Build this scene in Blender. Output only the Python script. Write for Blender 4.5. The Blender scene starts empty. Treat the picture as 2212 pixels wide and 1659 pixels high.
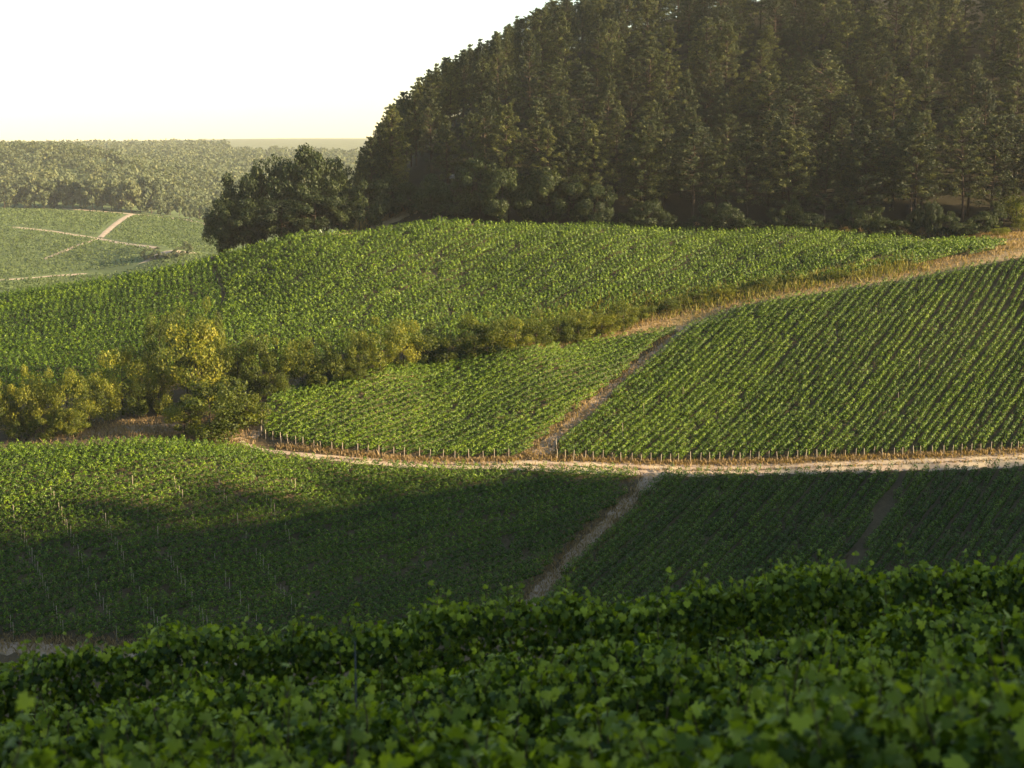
import bpy, math, random
import numpy as np

random.seed(7)
rng = np.random.default_rng(7)
sc = bpy.context.scene
R = math.radians

# ------------------------------------------------------------------ camera
W, HH, FPX = 2212.0, 1659.0, 3072.0            # the photograph's grid, 50 mm lens on 36 mm
PITCH = math.atan((829.5 - 330.0) / FPX)
cd = bpy.data.cameras.new('camera')
cam = bpy.data.objects.new('camera', cd)
sc.collection.objects.link(cam)
sc.camera = cam
cd.lens = 50.0
cd.sensor_width = 36.0
cd.clip_start = 0.1
cd.clip_end = 20000.0
cam.location = (0, 0, 0)
cam.rotation_euler = (math.pi / 2 - PITCH, 0, 0)
cd.dof.use_dof = True
cd.dof.focus_distance = 150.0
cd.dof.aperture_fstop = 3.2

# ------------------------------------------------------------------ light
SUN_EL, SUN_AZ = R(17.0), R(100.0)             # azimuth clockwise from the view direction (+Y)
world = bpy.data.worlds.new('World')
sc.world = world
world.use_nodes = True
nt = world.node_tree
nt.nodes.clear()
sky = nt.nodes.new('ShaderNodeTexSky')
sky.sky_type = 'NISHITA'
sky.sun_disc = False
sky.sun_elevation = SUN_EL
sky.sun_rotation = SUN_AZ
sky.air_density = 1.0
sky.dust_density = 0.5
sky.ozone_density = 1.0
bg = nt.nodes.new('ShaderNodeBackground')
bg.inputs['Strength'].default_value = 0.09
wo = nt.nodes.new('ShaderNodeOutputWorld')
warm = nt.nodes.new('ShaderNodeMix'); warm.data_type = 'RGBA'; warm.blend_type = 'MULTIPLY'
warm.inputs[0].default_value = 1.0
warm.inputs[7].default_value = (1.0, .945, .83, 1)      # camera set for daylight, hazy summer sky
nt.links.new(sky.outputs[0], warm.inputs[6])
nt.links.new(warm.outputs[2], bg.inputs[0])
nt.links.new(bg.outputs[0], wo.inputs[0])

sl = bpy.data.lights.new('sun', 'SUN')
sl.energy = 5.0
sl.angle = R(0.5)
sl.color = (1.0, 0.77, 0.47)
so = bpy.data.objects.new('sun', sl)
sc.collection.objects.link(so)
sdir = np.array([math.sin(SUN_AZ) * math.cos(SUN_EL), math.cos(SUN_AZ) * math.cos(SUN_EL), math.sin(SUN_EL)])
so.rotation_euler = (math.pi / 2 - SUN_EL, 0, math.pi - SUN_AZ)
so.location = (300, -100, 200)

sc.view_settings.view_transform = 'Standard'
sc.view_settings.look = 'None'
sc.view_settings.exposure = 1.95
sc.view_settings.gamma = 1.0
sc.cycles.max_bounces = 6
sc.cycles.diffuse_bounces = 3
sc.cycles.transmission_bounces = 3
sc.cycles.volume_bounces = 1
sc.cycles.transparent_max_bounces = 4
sc.cycles.use_denoising = True

# ------------------------------------------------------------------ helpers
CP, SP = math.cos(PITCH), math.sin(PITCH)

def ray(u, v):
    """direction through a point of the photograph, scaled so that its y is 1"""
    cx = (np.asarray(u, float) - W / 2) / FPX
    cy = (HH / 2 - np.asarray(v, float)) / FPX
    y = CP + SP * cy
    return cx / y, (CP * cy - SP) / y

def project(x, y, z):
    dcam = y * CP - z * SP
    up = y * SP + z * CP
    return W / 2 + FPX * x / dcam, HH / 2 - FPX * up / dcam

# terrain control points: (u, v, distance) seen ones, then (u, distance, height) hidden ones
SEEN = [
 (-500,1395,118),(0,1395,118),(600,1380,122),(1106,1330,132),(1700,1290,138),(2300,1250,140),(2800,1250,140),
 (-400,1200,138),(0,1200,138),(500,1200,142),(1000,1150,152),(1400,1130,158),(1800,1120,160),(2212,1100,161),(2700,1100,161),
 (-400,990,166),(0,985,166),(200,975,167),(350,970,168),(520,985,169),(830,1010,172),
 (-300,955,184),(60,950,184),(250,940,182),(400,950,180),(560,930,184),
 (570,967,178),(830,995,174),(1130,997,175),(1400,1012,174),(1800,1004,175),(2212,985,177),(2700,960,180),
 (1330,840,200),(1700,830,202),(1480,715,222),(1700,650,231),(2212,780,208),(2212,680,224),(2212,565,240),(2700,540,245),
 (580,875,189),(700,905,186),(800,860,193),(770,800,200),(1130,755,211),(1106,860,195),(950,920,187),
 (2212,540,247),(1900,595,241),(1700,632,237),(1480,690,229),(1200,745,219),(900,790,210),(650,830,203),(400,890,193),(100,905,192),(-300,910,192),
 (500,800,213),(100,860,208),(-300,870,208),
 (-300,840,215),(0,820,215),(500,745,222),(900,715,225),(1300,650,238),(1700,600,248),(2050,535,260),
 (-300,750,245),(0,730,245),(500,650,250),(1000,600,252),(1500,570,258),
 (-400,690,280),(0,640,280),(250,602,284),(450,556,285),(536,536,286),(655,506,284),(700,505,282),(950,485,278),(1300,497,277),(1700,507,277),(2000,525,272),(2212,520,262),(2700,500,265),
 (800,500,290),(1000,468,292),(1300,480,292),(1700,490,292),(2212,492,288),(2700,480,288),
 (-300,622,610),(0,622,610),(0,607,640),(250,585,670),(450,552,700),
 (-300,500,740),(0,500,740),(215,515,735),(340,535,690),(-300,455,840),(0,455,840),(250,462,850),(460,490,800),
 (480,470,950),(750,430,1150),(600,400,1300),(750,350,1700),(500,340,1700),(600,313,2300),(400,315,2300),(100,318,2300),
 (600,299,3400),(100,308,3400),(800,299,3400),
]
HIDDEN = [
 (0,330,-44),(0,420,-50),(0,500,-56),(-400,330,-44),(-400,420,-50),(450,330,-35),(450,450,-46),(700,320,-25),(700,420,-42),
 (800,420,-24),(900,420,-2),(800,305,-14),(850,315,-6.5),(900,325,-1),(950,335,4),(1020,345,9),(1130,370,18),(1250,385,26),
 (1500,375,29),(1900,365,29),(2212,355,28),(2700,355,28),(1200,455,20),(1600,455,42),(1900,455,46),(2300,455,46),(2700,455,46),
 (0,900,-30),(250,900,-33),(0,1050,-6),(250,1050,-8),(-300,900,-30),(-300,1050,-5),(450,1050,-38),(200,1500,-4),(0,1500,-3),
 (1200,700,-30),(1800,700,-25),(2400,700,-25),(900,700,-40),(1200,3400,30),(2200,3400,30),(-600,3400,20),(-600,900,-28),(-600,1500,-3),
]
def depth(d):                                   # the slopes are steep: squeeze first guesses of distance
    if d < 112: return d
    if d < 177: return 177 + (d - 177) * .66
    if d < 300: return 177 + (d - 177) * .70
    if d < 460: return d - 37
    return d
pts = []
for u, v, d in SEEN:
    d = depth(d)
    rx, rz = ray(u, v)
    pts.append((rx * d, d, rz * d))
for u, d, z in HIDDEN:
    z *= depth(d) / d; d = depth(d)
    pts.append(((u - W / 2) / FPX * d, d, z))
pts = np.array(pts)

def warp(x, y):
    yy = np.maximum(y, 100.0)
    return np.stack([np.clip(x / yy, -.55, .55) * 200.0, 200.0 * np.log(yy / 100.0)], -1)

def tps_k(r2):
    return 0.5 * r2 * np.log(r2 + 1e-9)

def tps_fit(q, z, lam=2.0):
    n = len(q)
    d2 = ((q[:, None] - q[None]) ** 2).sum(-1)
    A = np.zeros((n + 3, n + 3))
    A[:n, :n] = tps_k(d2) + lam * np.eye(n)
    A[:n, n] = 1; A[:n, n + 1:] = q
    A[n, :n] = 1; A[n + 1:, :n] = q.T
    return np.linalg.solve(A, np.r_[z, 0, 0, 0])

QC = warp(pts[:, 0], pts[:, 1])
WT = tps_fit(QC, pts[:, 2])

def smooth(a, b, t):
    t = np.clip((t - a) / (b - a), 0, 1)
    return t * t * (3 - 2 * t)

GY = [-400, -100, -20, 0, 4.5, 5.6, 7.4, 9.2, 11, 13, 14, 17, 24, 60, 100, 4000]
GZ = [60, 26, 5.2, -1.75, -3.29, -3.67, -4.23, -4.71, -5.13, -5.44, -5.7, -7.2, -11, -29, -48, -48]
RY, RZ = [-300, 1000], [-500, -500]              # crest of the ridge on the right, set just below

def ground(x, y):
    x = np.asarray(x, float); y = np.asarray(y, float)
    shp = np.broadcast(x, y).shape
    x = np.broadcast_to(x, shp).ravel(); y = np.broadcast_to(y, shp).ravel()
    out = np.empty(len(x))
    for i in range(0, len(x), 20000):
        xs, ys = x[i:i + 20000], y[i:i + 20000]
        q = warp(xs, ys)
        d2 = ((q[:, None] - QC[None]) ** 2).sum(-1)
        n = len(QC)
        hm = tps_k(d2) @ WT[:n] + WT[n] + q @ WT[n + 1:]
        hn = np.interp(ys, GY, GZ) + 0.1 * np.clip(xs, -30, 30) * (1 - smooth(16, 60, ys))
        t = smooth(60, 112, ys)
        h = hn * (1 - t) + hm * t
        rd = np.interp(ys, RY, RZ) - np.maximum(200 - xs, 0) * 0.47 + np.where(ys > 260, -200, 0)
        k = 4.0                                    # the ridge on the right that keeps the sun off the near slope
        m = np.maximum(h, rd); h2 = m + k * np.log1p(np.exp(-np.abs(h - rd) / k)) * (np.abs(h - rd) < 25)
        out[i:i + 20000] = np.where(xs > 40, h2, h)
    return out.reshape(shp)

def hit(u, v, y0=100.0, y1=3500.0):
    """first point of the terrain behind a point of the photograph"""
    rx, rz = ray(u, v)
    ys = np.geomspace(y0, y1, 1500)
    below = (rz * ys) < ground(rx * ys, ys)
    i = int(np.argmax(below)) if below.any() else len(ys) - 1
    a, b = ys[max(i - 1, 0)], ys[i]
    for _ in range(14):
        m = (a + b) / 2
        if rz * m < ground(rx * m, m): b = m
        else: a = m
    return np.array([rx * b, b, float(ground(rx * b, b))])

def hits(pl, **k):
    return np.array([hit(u, v, **k) for u, v in pl])

# the ridge that shades the near slope: its crest follows the edge of the shade in the photograph
_e = []
for u, v in [(-60, 1120), (150, 1118), (400, 1095), (650, 1062), (900, 1035), (1100, 1026), (1300, 1026), (1500, 1024), (1750, 1019), (2000, 1013), (2200, 1004)]:
    p = hit(u, v)
    hw = np.interp(u, [0, 600, 1000, 1400, 2200], [5.0, 4.2, 2.8, 1.9, 1.4])
    tt = (200 - p[0]) / sdir[0]
    _e.append((p[1] + tt * sdir[1], p[2] + .9 + tt * sdir[2] - hw, hw))
_e.sort()
RY = [-300, -70, 10] + [e[0] for e in _e] + [_e[-1][0] + 25, _e[-1][0] + 120]
RZ = [130, 100, max(_e[0][1] + 8, 62)] + [e[1] for e in _e] + [_e[-1][1] - 12, _e[-1][1] - 30]
print('ridge', list(zip(np.round(RY), np.round(RZ, 1))))

def tag(o, label=None, cat=None, group=None, kind=None):
    if label: o['label'] = label
    if cat: o['category'] = cat
    if group: o['group'] = group
    if kind: o['kind'] = kind
    return o

def link(name, data, parent=None, loc=(0, 0, 0)):
    o = bpy.data.objects.new(name, data)
    sc.collection.objects.link(o)
    o.location = loc
    if parent: o.parent = parent
    return o

def mesh(name, verts, faces, mats, tint=None, smooth_=False, midx=None):
    """verts (n,3); faces (m,k) of one k, or a list of such arrays"""
    verts = np.asarray(verts, np.float32)
    fl = faces if isinstance(faces, list) else [faces]
    fl = [np.asarray(f, np.int32) for f in fl if len(f)]
    me = bpy.data.meshes.new(name)
    loops = np.concatenate([f.ravel() for f in fl])
    tot = np.concatenate([np.full(len(f), f.shape[1], np.int32) for f in fl])
    start = np.r_[0, np.cumsum(tot)[:-1]].astype(np.int32)
    me.vertices.add(len(verts)); me.vertices.foreach_set('co', verts.ravel())
    me.loops.add(len(loops)); me.loops.foreach_set('vertex_index', loops)
    me.polygons.add(len(tot)); me.polygons.foreach_set('loop_start', start)
    me.polygons.foreach_set('loop_total', tot)
    if smooth_: me.polygons.foreach_set('use_smooth', np.ones(len(tot), bool))
    for m in (mats if isinstance(mats, (list, tuple)) else [mats]): me.materials.append(m)
    if midx is not None: me.polygons.foreach_set('material_index', np.asarray(midx, np.int32))
    if tint is not None:
        a = me.attributes.new('tint', 'FLOAT', 'FACE')
        a.data.foreach_set('value', np.asarray(tint, np.float32))
    me.update(calc_edges=True)
    return me

def unit(a):
    return a / (np.linalg.norm(a, axis=-1, keepdims=True) + 1e-9)

def leaf_quads(c, nrm, size, asp=0.75):
    """one small tilted quad per centre, c (n,3), nrm (n,3)"""
    n = len(c)
    nrm = unit(nrm)
    a = unit(np.cross(nrm, rng.normal(size=(n, 3))))
    b = np.cross(nrm, a)
    s = np.asarray(size).reshape(-1, 1) * 0.5
    j = rng.uniform(.55, 1.2, (4, n, 1))
    v = np.stack([c + a * s * j[0], c + b * s * asp * j[1], c - a * s * j[2], c - b * s * asp * j[3]], 1)
    return v.reshape(-1, 3), np.arange(4 * n).reshape(n, 4)

def tube(p, r, k=6):
    """tube along a polyline p with radii r"""
    p = np.asarray(p, float); r = np.broadcast_to(np.asarray(r, float), (len(p),))
    t = unit(np.gradient(p, axis=0))
    ref = np.where(np.abs(t[:, 2:3]) > .9, [[1., 0, 0]], [[0, 0, 1.]])
    a = unit(np.cross(t, ref)); b = np.cross(t, a)
    th = np.linspace(0, 2 * np.pi, k, endpoint=False)
    v = p[:, None] + r[:, None, None] * (np.cos(th)[None, :, None] * a[:, None] + np.sin(th)[None, :, None] * b[:, None])
    f = []
    for i in range(len(p) - 1):
        for q in range(k):
            f.append((i * k + q, i * k + (q + 1) % k, (i + 1) * k + (q + 1) % k, (i + 1) * k + q))
    return v.reshape(-1, 3), np.array(f)

class Bag:
    """collects shapes that become one mesh"""
    def __init__(s): s.v, s.f, s.t, s.n = [], [], [], 0
    def add(s, v, f, tint=0.5):
        s.v.append(v); s.f.append(np.asarray(f) + s.n); s.n += len(v)
        s.t.append(np.broadcast_to(np.asarray(tint, float), (len(f),)))
    def mesh(s, name, mats, smooth_=False):
        return mesh(name, np.concatenate(s.v), s.f, mats, np.concatenate(s.t), smooth_)

# ------------------------------------------------------------------ materials
def mat_leaf(name, dark, mid, light, transl=0.35, rough=0.55, objvar=0.25, spec=0.3):
    m = bpy.data.materials.new(name); m.use_nodes = True
    t = m.node_tree; t.nodes.clear(); N = t.nodes.new; L = t.links.new
    at = N('ShaderNodeAttribute'); at.attribute_name = 'tint'
    oi = N('ShaderNodeObjectInfo')
    ma = N('ShaderNodeMath'); ma.operation = 'MULTIPLY_ADD'
    ma.inputs[1].default_value = objvar; L(oi.outputs['Random'], ma.inputs[0])
    sub = N('ShaderNodeMath'); sub.operation = 'SUBTRACT'; sub.inputs[1].default_value = objvar / 2
    L(at.outputs['Fac'], ma.inputs[2]); L(ma.outputs[0], sub.inputs[0])
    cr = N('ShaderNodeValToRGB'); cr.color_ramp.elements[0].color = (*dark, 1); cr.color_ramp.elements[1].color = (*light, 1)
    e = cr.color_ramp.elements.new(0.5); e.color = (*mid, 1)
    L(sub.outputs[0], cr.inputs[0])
    pr = N('ShaderNodeBsdfPrincipled'); pr.inputs['Roughness'].default_value = rough
    pr.inputs['Specular IOR Level'].default_value = spec
    L(cr.outputs[0], pr.inputs['Base Color'])
    tr = N('ShaderNodeBsdfTranslucent')
    mx = N('ShaderNodeMix'); mx.data_type = 'RGBA'; mx.blend_type = 'MULTIPLY'; mx.inputs[0].default_value = 1
    mx.inputs[7].default_value = (1.5, 1.5, 0.5, 1)
    L(cr.outputs[0], mx.inputs[6]); L(mx.outputs[2], tr.inputs[0])
    ms = N('ShaderNodeMixShader'); ms.inputs[0].default_value = transl
    L(pr.outputs[0], ms.inputs[1]); L(tr.outputs[0], ms.inputs[2])
    o = N('ShaderNodeOutputMaterial'); L(ms.outputs[0], o.inputs[0])
    return m

def mat_noise(name, c1, c2, scale=2.0, detail=8, rough=0.95, bump=0.3, c3=None, scale2=0.15, bscale=None):
    m = bpy.data.materials.new(name); m.use_nodes = True
    t = m.node_tree; N = t.nodes.new; L = t.links.new
    pr = t.nodes['Principled BSDF']; pr.inputs['Roughness'].default_value = rough
    pr.inputs['Specular IOR Level'].default_value = 0.15
    tc = N('ShaderNodeTexCoord')
    n1 = N('ShaderNodeTexNoise'); n1.inputs['Scale'].default_value = scale; n1.inputs['Detail'].default_value = detail
    n1.inputs['Roughness'].default_value = .7
    L(tc.outputs['Object'], n1.inputs[0])
    cr = N('ShaderNodeValToRGB')
    cr.color_ramp.elements[0].position = .35; cr.color_ramp.elements[1].position = .65
    cr.color_ramp.elements[0].color = (*c1, 1); cr.color_ramp.elements[1].color = (*c2, 1)
    L(n1.outputs[0], cr.inputs[0])
    out = cr.outputs[0]
    if c3 is not None:
        n2 = N('ShaderNodeTexNoise'); n2.inputs['Scale'].default_value = scale2; n2.inputs['Detail'].default_value = 4
        L(tc.outputs['Object'], n2.inputs[0])
        r2 = N('ShaderNodeValToRGB'); r2.color_ramp.elements[0].position = .45; r2.color_ramp.elements[1].position = .62
        L(n2.outputs[0], r2.inputs[0])
        mx = N('ShaderNodeMix'); mx.data_type = 'RGBA'; mx.inputs[7].default_value = (*c3, 1)
        L(r2.outputs[0], mx.inputs[0]); L(out, mx.inputs[6]); out = mx.outputs[2]
    L(out, pr.inputs['Base Color'])
    if bump:
        b = N('ShaderNodeBump'); b.inputs['Strength'].default_value = bump; b.inputs['Distance'].default_value = .15
        L(n1.outputs[0], b.inputs['Height']); L(b.outputs[0], pr.inputs['Normal'])
    return m

def mat_ground():
    m = bpy.data.materials.new('ground'); m.use_nodes = True
    t = m.node_tree; N = t.nodes.new; L = t.links.new
    pr = t.nodes['Principled BSDF']; pr.inputs['Roughness'].default_value = .95
    pr.inputs['Specular IOR Level'].default_value = 0.1
    at = N('ShaderNodeAttribute'); at.attribute_name = 'soil'
    tc = N('ShaderNodeTexCoord')
    n1 = N('ShaderNodeTexNoise'); n1.inputs['Scale'].default_value = 1.7; n1.inputs['Detail'].default_value = 10
    n1.inputs['Roughness'].default_value = .75
    n2 = N('ShaderNodeTexNoise'); n2.inputs['Scale'].default_value = .09; n2.inputs['Detail'].default_value = 6
    L(tc.outputs['Object'], n1.inputs[0]); L(tc.outputs['Object'], n2.inputs[0])
    ad = N('ShaderNodeMath'); ad.operation = 'ADD'; L(n1.outputs[0], ad.inputs[0]); L(n2.outputs[0], ad.inputs[1])
    mr = N('ShaderNodeMapRange'); mr.inputs[1].default_value = .6; mr.inputs[2].default_value = 1.4
    mr.inputs[3].default_value = .55; mr.inputs[4].default_value = 1.5
    L(ad.outputs[0], mr.inputs[0])
    mx = N('ShaderNodeMix'); mx.data_type = 'RGBA'; mx.blend_type = 'MULTIPLY'; mx.inputs[0].default_value = 1
    L(at.outputs['Color'], mx.inputs[6]); L(mr.outputs[0], mx.inputs[7])
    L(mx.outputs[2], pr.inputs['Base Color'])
    b = N('ShaderNodeBump'); b.inputs['Strength'].default_value = .5; b.inputs['Distance'].default_value = .2
    L(n1.outputs[0], b.inputs['Height']); L(b.outputs[0], pr.inputs['Normal'])
    return m

M = {}
M['vine'] = mat_leaf('vine_leaf', (.016, .036, .003), (.072, .135, .005), (.24, .325, .010), .16)
M['vine_near'] = mat_leaf('vine_leaf_near', (.012, .026, .004), (.062, .102, .009), (.30, .36, .028), .36, .5, .1, .22)
M['bush'] = mat_leaf('bush_leaf', (.022, .036, .004), (.095, .120, .009), (.27, .25, .020), .32, .6, .45)
M['broad'] = mat_leaf('broad_leaf', (.012, .022, .006), (.030, .046, .010), (.070, .088, .016), .22, .6, .3)
M['pine'] = mat_leaf('pine_needles', (.010, .018, .006), (.036, .050, .011), (.15, .150, .025), .15, .6, .45)
M['far'] = mat_leaf('far_leaf_hazed', (.045, .060, .030), (.085, .105, .045), (.155, .155, .060), .25, .7, .4)  # paler than such leaves are: some distance haze is put into the colour
M['farvine'] = mat_leaf('far_vine_leaf_hazed', (.045, .070, .022), (.080, .115, .030), (.120, .150, .040), .25, .7, .1)  # vine green lightened too, haze over the valley mixed into the colour
M['grass'] = mat_leaf('dry_grass', (.16, .11, .055), (.27, .19, .095), (.38, .28, .15), .30, .7, .1)
M['bark'] = mat_noise('bark', (.030, .022, .015), (.075, .055, .038), 6, bump=.4)
M['cane'] = mat_noise('vine_wood', (.045, .030, .018), (.10, .07, .04), 12, bump=.3)
M['post'] = mat_noise('post_wood', (.34, .27, .19), (.52, .44, .34), 5, bump=.2)
M['steel'] = mat_noise('stake_steel', (.05, .055, .065), (.12, .125, .14), 9, bump=.1, rough=.5)
M['road'] = mat_noise('road_chalk', (.28, .21, .15), (.42, .33, .25), 1.3, c3=(.44, .36, .24), scale2=.4)
M['path'] = mat_noise('path_stones', (.24, .18, .125), (.40, .31, .23), 1.8, c3=(.27, .20, .12), scale2=.5)
M['track'] = mat_noise('track_grass', (.30, .21, .105), (.44, .315, .17), 1.1, c3=(.26, .20, .09), scale2=.2)
M['farpath'] = mat_noise('far_path', (.30, .235, .17), (.40, .32, .24), .3, bump=0)
M['white'] = mat_noise('white_paint', (.62, .62, .60), (.78, .78, .76), 4, bump=0, rough=.6)
M['concrete'] = mat_noise('concrete', (.36, .34, .31), (.50, .48, .45), 2)
M['ground'] = mat_ground()

# ------------------------------------------------------------------ terrain
def inside(px, py, poly):
    poly = np.asarray(poly); n = len(poly)
    r = np.zeros(np.shape(px), bool)
    for i in range(n):
        x0, y0 = poly[i][:2]; x1, y1 = poly[(i + 1) % n][:2]
        c = ((y0 > py) != (y1 > py)) & (px < (x1 - x0) * (py - y0) / (y1 - y0 + 1e-12) + x0)
        r ^= c
    return r

FOREST_EDGE = [(700, 512), (770, 508), (830, 492), (950, 478), (1100, 488), (1300, 494), (1700, 503), (1850, 508), (2000, 518), (2130, 512), (2212, 500), (2700, 478)]
fe = hits(FOREST_EDGE)
forest_poly = np.vstack([fe[:, :2], [[330, 300], [330, 700], [-40, 700], [-38, 330]]])

ylines = np.unique(np.concatenate([np.arange(-160, 0, 8), np.arange(0, 18, .6), np.arange(18, 112, 3.2),
                                   np.arange(112, 300, 1.1), np.arange(300, 420, 3), np.geomspace(420, 3560, 90)]))
xp = np.concatenate([np.arange(0, 16, .9), np.arange(16, 100, 1.4), np.arange(100, 260, 5), np.geomspace(260, 2050, 40)])
xlines = np.unique(np.r_[-xp, xp])
gx, gy = np.meshgrid(xlines, ylines)
gz = ground(gx, gy)
nx, ny = len(xlines), len(ylines)
idx = np.arange(nx * ny).reshape(ny, nx)
gf = np.stack([idx[:-1, :-1], idx[:-1, 1:], idx[1:, 1:], idx[1:, :-1]], -1).reshape(-1, 4)
gm = mesh('ground', np.stack([gx, gy, gz], -1).reshape(-1, 3), gf, M['ground'], smooth_=True)
col = np.tile(np.array([.10, .075, .042]), (nx * ny, 1))
X, Y = gx.ravel(), gy.ravel()
col[(Y < 30)] = (.09, .075, .045)
col[(X > 75) & (Y < 200)] = (.10, .12, .045)
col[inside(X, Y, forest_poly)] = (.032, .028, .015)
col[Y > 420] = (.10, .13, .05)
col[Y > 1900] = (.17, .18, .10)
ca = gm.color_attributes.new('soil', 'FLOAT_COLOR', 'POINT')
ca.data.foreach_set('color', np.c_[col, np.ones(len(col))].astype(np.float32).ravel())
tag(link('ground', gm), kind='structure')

def ribbon(name, pl, widths, m, off=.08, step=1.0, jag=.25, y0=100.0, nw=5):
    """a draped sheet along a line of the photograph; widths in metres"""
    p = hits(pl, y0=y0)[:, :2]
    seg = np.r_[0, np.cumsum(np.linalg.norm(np.diff(p, axis=0), axis=1))]
    n = max(int(seg[-1] / step), 3)
    s = np.linspace(0, seg[-1], n)
    c = np.stack([np.interp(s, seg, p[:, 0]), np.interp(s, seg, p[:, 1])], -1)
    k = np.hanning(9); k /= k.sum()
    if n > 12:
        for a in range(2): c[:, a] = np.convolve(np.pad(c[:, a], 4, mode='edge'), k, 'valid')
    w = np.interp(s, seg, np.broadcast_to(np.asarray(widths, float), (len(p),)))
    t = unit(np.gradient(c, axis=0)); nn = np.stack([-t[:, 1], t[:, 0]], -1)
    ts = np.linspace(-.5, .5, nw)
    jl = 1 + jag * rng.normal(size=(n, 2)) * .6
    v = []
    for i, q in enumerate(ts):
        wi = w * np.where(q < 0, jl[:, 0], jl[:, 1])
        v.append(c + nn * (q * wi)[:, None])
    v = np.stack(v, 1)
    z = ground(v[..., 0], v[..., 1]) + off
    z[:, 0] -= off * 1.6; z[:, -1] -= off * 1.6
    vv = np.concatenate([v, z[..., None]], -1).reshape(-1, 3)
    ii = np.arange(n * nw).reshape(n, nw)
    f = np.stack([ii[:-1, :-1], ii[:-1, 1:], ii[1:, 1:], ii[1:, :-1]], -1).reshape(-1, 4)
    o = link(name, mesh(name, vv, f, m, smooth_=True))
    return o

ROAD = [(515, 950), (560, 972), (690, 988), (830, 999), (1000, 1003), (1200, 1008), (1400, 1014), (1600, 1012), (1800, 1007), (2000, 1001), (2212, 990), (2450, 978)]
tag(ribbon('dirt_road', ROAD, [1.0, 1.3, 1.6, 1.9, 2.2, 2.8, 3.4, 3.2, 3.2, 3.6, 4.2, 4.6], M['road'], .07), kind='structure')
tag(ribbon('stony_path', [(1150, 995), (1215, 935), (1300, 862), (1400, 775), (1470, 722), (1520, 690)], [3.2, 2.6, 2.4, 2.2, 2.0, 3], M['path'], .06, jag=.35), kind='structure')
tag(ribbon('footpath', [(1420, 1020), (1385, 1060), (1310, 1130), (1240, 1200), (1170, 1275), (1120, 1330)], [3.0, 2.0, 1.5, 2.0, 2.0, 2.2], M['path'], .06, jag=.45), kind='structure')
tag(ribbon('grassy_track', [(2500, 500), (2212, 543), (2000, 585), (1850, 612), (1700, 640), (1500, 690), (1350, 722), (1200, 748), (1000, 778), (800, 810)], [7, 6.5, 7, 7.5, 8, 8, 6.5, 5, 3.5, 2], M['track'], .06, jag=.15), kind='structure')
tag(ribbon('valley_track', [(-250, 1396), (-60, 1400), (120, 1402), (300, 1412), (520, 1430), (700, 1440)], [2.4, 2.2, 2.0, 1.6, 1.6, 1.6], M['path'], .06, step=.6, jag=.4), kind='structure')
tag(ribbon('gully_path', [(60, 950), (180, 938), (300, 925), (420, 925), (540, 938), (560, 905), (575, 870)], [4, 4, 4, 4.5, 4, 3.5, 2.5], M['path'], .05), kind='structure')
for pl, w in (([(-200, 622), (0, 605), (150, 592), (300, 575), (452, 549)], 6), ([(20, 490), (120, 500), (215, 515), (345, 537)], 5),
              ([(285, 462), (255, 480), (215, 515)], 5), ([(215, 515), (150, 537), (95, 560)], 3.5), ([(130, 451), (280, 462), (400, 474), (475, 492)], 6)):
    tag(ribbon('far_path', pl, w, M['farpath'], .35, step=4, jag=.1, y0=400.0, nw=3), kind='structure')
tag(ribbon('ramp', [(915, 452), (940, 462), (968, 480)], [1.6, 1.8, 2.0], M['path'], .08, step=.6, jag=.1, y0=200.0), kind='structure')

# ------------------------------------------------------------------ vineyards
def row_mesh(c, dens, size, h=1.25, w=.26, low=.22, gap=.05, clump=.14):
    """leaf clumps along a row centre line c (n,2), sampled every half metre"""
    n = len(c); L = n * .5
    N = int(L * dens)
    s = rng.uniform(0, n - 1.001, N); i = s.astype(int); f = s - i
    xy = c[i] * (1 - f)[:, None] + c[np.minimum(i + 1, n - 1)] * f[:, None]
    t = unit(np.gradient(c, axis=0)); nn = np.stack([-t[:, 1], t[:, 0]], -1)[i]
    # vines about a metre apart: fuller and thinner ones, and a missing one now and then
    vig = rng.uniform(.78, 1.10, n // 2 + 3); dead = rng.random(n // 2 + 3) < gap
    s = s + 0.0; ph = rng.uniform(0, 2); vi = ((s + ph) / 2).astype(int)
    vg = vig[vi] * (1 - clump + clump * np.cos(((s + ph) / 2 - vi - .5) * 2 * np.pi))
    th = rng.uniform(0, 2 * np.pi, N); rr = np.sqrt(rng.uniform(.45, 1.0, N))
    hh = (h - low) * vg
    cx_, sx_ = np.cos(th), np.sin(th)
    off = w * rr * np.sign(cx_) * np.abs(cx_) ** .6 * (.6 + .5 * vg); zz = low + hh * (.5 + .5 * rr * np.sign(sx_) * np.abs(sx_) ** .6)
    keep = ~dead[vi] | (rng.random(N) < .08)
    gz_ = ground(c[:, 0], c[:, 1]); z = gz_[i] * (1 - f) + gz_[np.minimum(i + 1, n - 1)] * f + zz
    cen = np.c_[xy + nn * off[:, None], z][keep]
    nrm = np.c_[nn * (np.cos(th) * 1.0)[:, None], np.sin(th) * .9 + .25] + rng.normal(size=(N, 3)) * .38
    v, q = leaf_quads(cen, nrm[keep], rng.uniform(.7, 1.3, len(cen)) * size)
    tint = np.clip(rng.normal(.45, .2, N) + (vg - .85) * .5, 0, 1)[keep]
    return v, q, tint

def trunks(c):
    b = Bag(); cc = c[::2]; g = ground(cc[:, 0], cc[:, 1])
    for (x, y), z in zip(cc, g):
        p = np.array([[x, y, z - .05], [x + rng.normal() * .04, y + rng.normal() * .04, z + .5]])
        v, f = tube(p, [.03, .022], 3); b.add(v, f)
    return b

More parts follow.
